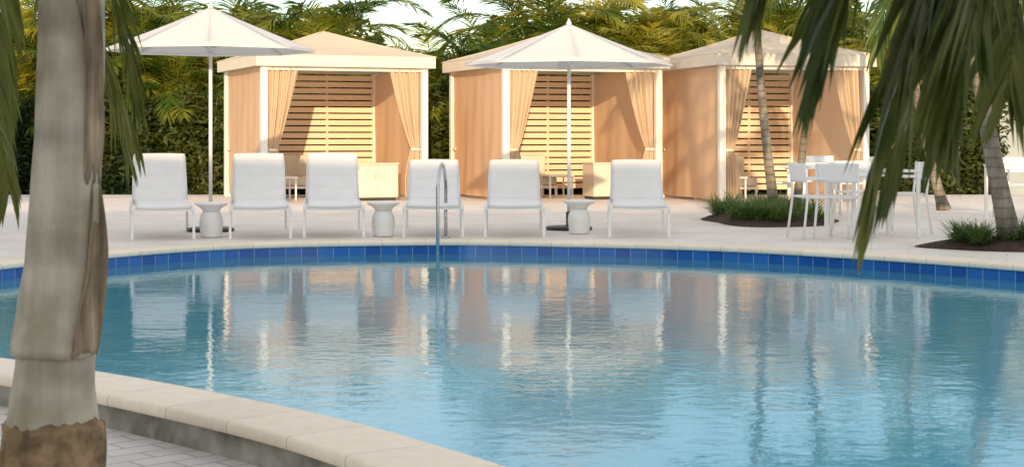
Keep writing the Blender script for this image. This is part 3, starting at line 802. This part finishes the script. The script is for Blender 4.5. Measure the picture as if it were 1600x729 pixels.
# ------------------------------------------------------------------ near palm out of frame right, fronds hanging in
gx, gy = 1.85, 3.0
root = empty('hanging_palm', (gx, gy, -.155)); tag(root, 'palm whose blurred fronds hang into the view at the upper right', 'palm')
MB().tube([(0,0,-.02),(0,.05,.8),(-.05,.1,1.6),(-.12,.15,2.35)], [.13,.1,.09,.07], 20).build('trunk', M['trunk'], root)
cr = MB(); rnd = random.Random(9)
c0 = (1.73,3.15,2.2)
def W3(p): return (p[0]-gx, p[1]-gy, p[2]+.155)
for path in [[c0,(1.35,3.3,2.1),(1.0,3.35,1.72),(.86,3.4,1.35),(.77,3.42,.94)],
             [c0,(1.35,3.4,2.1),(1.02,3.5,1.75),(.93,3.55,1.4),(.87,3.6,1.02)],
             [c0,(1.35,3.2,2.1),(1.05,3.2,1.75),(.95,3.25,1.4),(.9,3.25,1.15)],
             [c0,(1.3,3.25,2.1),(.92,3.3,1.8),(.73,3.3,1.5),(.64,3.3,1.22)],
             [c0,(1.3,3.4,2.1),(.95,3.5,1.85),(.78,3.5,1.6),(.7,3.55,1.35)],
             [c0,(1.3,3.25,2.15),(.86,3.3,1.9),(.62,3.3,1.65),(.52,3.3,1.4)],
             [c0,(1.4,3.5,2.1),(1.15,3.7,1.75),(1.06,3.8,1.4),(1.04,3.8,1.12)],
             [c0,(1.5,3.7,2.1),(1.38,4.1,1.75),(1.33,4.2,1.45),(1.3,4.2,1.2)],
             [c0,(1.3,3.6,2.2),(.98,3.8,1.95),(.84,3.85,1.65),(.8,3.9,1.45)],
             [c0,(1.45,3.6,2.2),(1.25,3.9,1.9),(1.18,4.0,1.6),(1.16,4.0,1.35)],
             [c0,(1.45,3.4,2.2),(1.15,3.5,1.9),(1.05,3.6,1.6),(1.0,3.6,1.35)],
             [c0,(2.1,3.3,2.4),(2.5,3.4,2.1),(2.7,3.5,1.7)],
             [c0,(1.8,2.7,2.4),(1.9,2.2,2.2),(1.9,2.0,1.8)],
             [c0,(2.0,3.8,2.4),(2.3,4.3,2.1),(2.4,4.5,1.7)]]:
    frond_path(cr, [W3(p) for p in path], .28, .033, 40, .9, rr=.008, rnd=rnd, seg=4)
cr.build('crown', M['palmf'], root)

# ------------------------------------------------------------------ far house, and added shade block behind the camera
hx = at(1562, 33.5)
h = empty('pale_house', (hx, 33.5, -.17)); tag(h, 'pale blue grey house at the far right behind the palms', 'house')
MB().box(0,9,0,7,0,4.2).build('wall', M['house'], h)
MB().add([(-.4,-.4,4.2),(9.4,-.4,4.2),(9.4,7.4,4.2),(-.4,7.4,4.2),(2,3.5,6),(7,3.5,6)], [(0,1,5,4),(1,2,5),(2,3,4,5),(3,0,4),(3,2,1,0)]).build('roof', M['houseroof'], h)
for k in range(3):
    wx = .16+k*2.2
    w = MB().box(wx,wx+.42,-.03,-.002,2.1,2.85).build('window', M['trim'], h)
    s = MB()
    for q in range(12): s.box(wx+.05,wx+.37,-.05,-.033,2.15+q*.055,2.15+q*.055+.042)
    s.build('shutter', M['shutter'], w)
h = empty('shade_block', (-6.2, -8, -.17)); tag(h, 'unseen two-storey stucco block added behind the viewpoint to shade the loungers and foreground', 'shade block')  # invented building out of view, sized to keep sun off loungers and foreground
MB().box(0,16,-6,0,0,5.6).build('wall', M['stucco'], h)
MB().box(-.15,16.15,-6.15,.15,5.603,5.9).build('roof', M['trim'], h)
for fl in (0,1):
    for k in range(6):
        wx = 1.4+k*2.4
        w = MB().box(wx,wx+1.2,.002,.04,.9+fl*2.6,2.3+fl*2.6).build('window', M['trim'], h)
        MB().box(wx+.07,wx+1.13,.042,.05,.97+fl*2.6,2.23+fl*2.6).build('pane', M['glass'], w)

# ------------------------------------------------------------------ light
SE, AZ = 10.5, (.03,-1.0)
w = bpy.data.worlds.new('World'); bpy.context.scene.world = w; w.use_nodes = True; nt = w.node_tree
bg = nt.nodes['Background']
sky = N(nt, 'ShaderNodeTexSky'); sky.sky_type = 'NISHITA'; sky.sun_disc = False; sky.sun_elevation = R(SE); sky.sun_rotation = math.atan2(AZ[0], AZ[1])
sky.air_density = 1; sky.dust_density = .3; sky.ozone_density = 1.5
tc = N(nt, 'ShaderNodeTexCoord'); mp = N(nt, 'ShaderNodeMapping'); mp.inputs['Scale'].default_value = (1.5,1.5,7); L(nt, tc.outputs['Generated'], mp.inputs['Vector'])
cn = N(nt, 'ShaderNodeTexNoise'); cn.inputs['Scale'].default_value = 2.2; cn.inputs['Detail'].default_value = 8; L(nt, mp.outputs[0], cn.inputs['Vector'])
cr_ = N(nt, 'ShaderNodeValToRGB'); cr_.color_ramp.elements[0].position = .4; cr_.color_ramp.elements[1].position = .66
cr_.color_ramp.elements[0].color = (.2,.2,.2,1); cr_.color_ramp.elements[1].color = (.9,.9,.9,1); L(nt, cn.outputs['Fac'], cr_.inputs['Fac'])
sz = N(nt, 'ShaderNodeSeparateXYZ'); L(nt, tc.outputs['Generated'], sz.inputs[0])
el_ = N(nt, 'ShaderNodeMapRange'); el_.inputs['From Min'].default_value = .1; el_.inputs['From Max'].default_value = .4; el_.inputs['To Min'].default_value = .2; el_.inputs['To Max'].default_value = 1
L(nt, sz.outputs['Z'], el_.inputs['Value'])
ml = N(nt, 'ShaderNodeMath', operation='MULTIPLY'); L(nt, cr_.outputs['Color'], ml.inputs[0]); L(nt, el_.outputs['Result'], ml.inputs[1])
mx = N(nt, 'ShaderNodeMix', data_type='RGBA'); L(nt, ml.outputs[0], mx.inputs[0]); L(nt, sky.outputs[0], mx.inputs[6]); mx.inputs[7].default_value = (8.6,8.0,7.4,1)
L(nt, mx.outputs[2], bg.inputs['Color']); bg.inputs['Strength'].default_value = .21
sl = bpy.data.lights.new('sun', 'SUN'); sl.energy = 5; sl.angle = R(.6); sl.color = (1,.73,.43)
so = bpy.data.objects.new('sun', sl); col.objects.link(so)
c_ = math.cos(R(SE)); v = Vector((-AZ[0]*c_, -AZ[1]*c_, -math.sin(R(SE))))
so.rotation_euler = v.to_track_quat('-Z','Y').to_euler(); so.location = (0,-10,12)

# ------------------------------------------------------------------ camera
cd = bpy.data.cameras.new('camera'); cam = bpy.data.objects.new('camera', cd); col.objects.link(cam)
cam.location = (0,0,HC); cam.rotation_euler = (R(90),0,0)
cd.sensor_width = 36; cd.lens = F/1600*36; cd.shift_y = -(364.5-211)/1600; cd.clip_end = 1500; cd.clip_start = .05
cd.dof.use_dof = True; cd.dof.focus_distance = 18.5; cd.dof.aperture_fstop = 8
sc = bpy.context.scene; sc.camera = cam
sc.view_settings.view_transform = 'Standard'; sc.view_settings.look = 'None'; sc.view_settings.exposure = 0
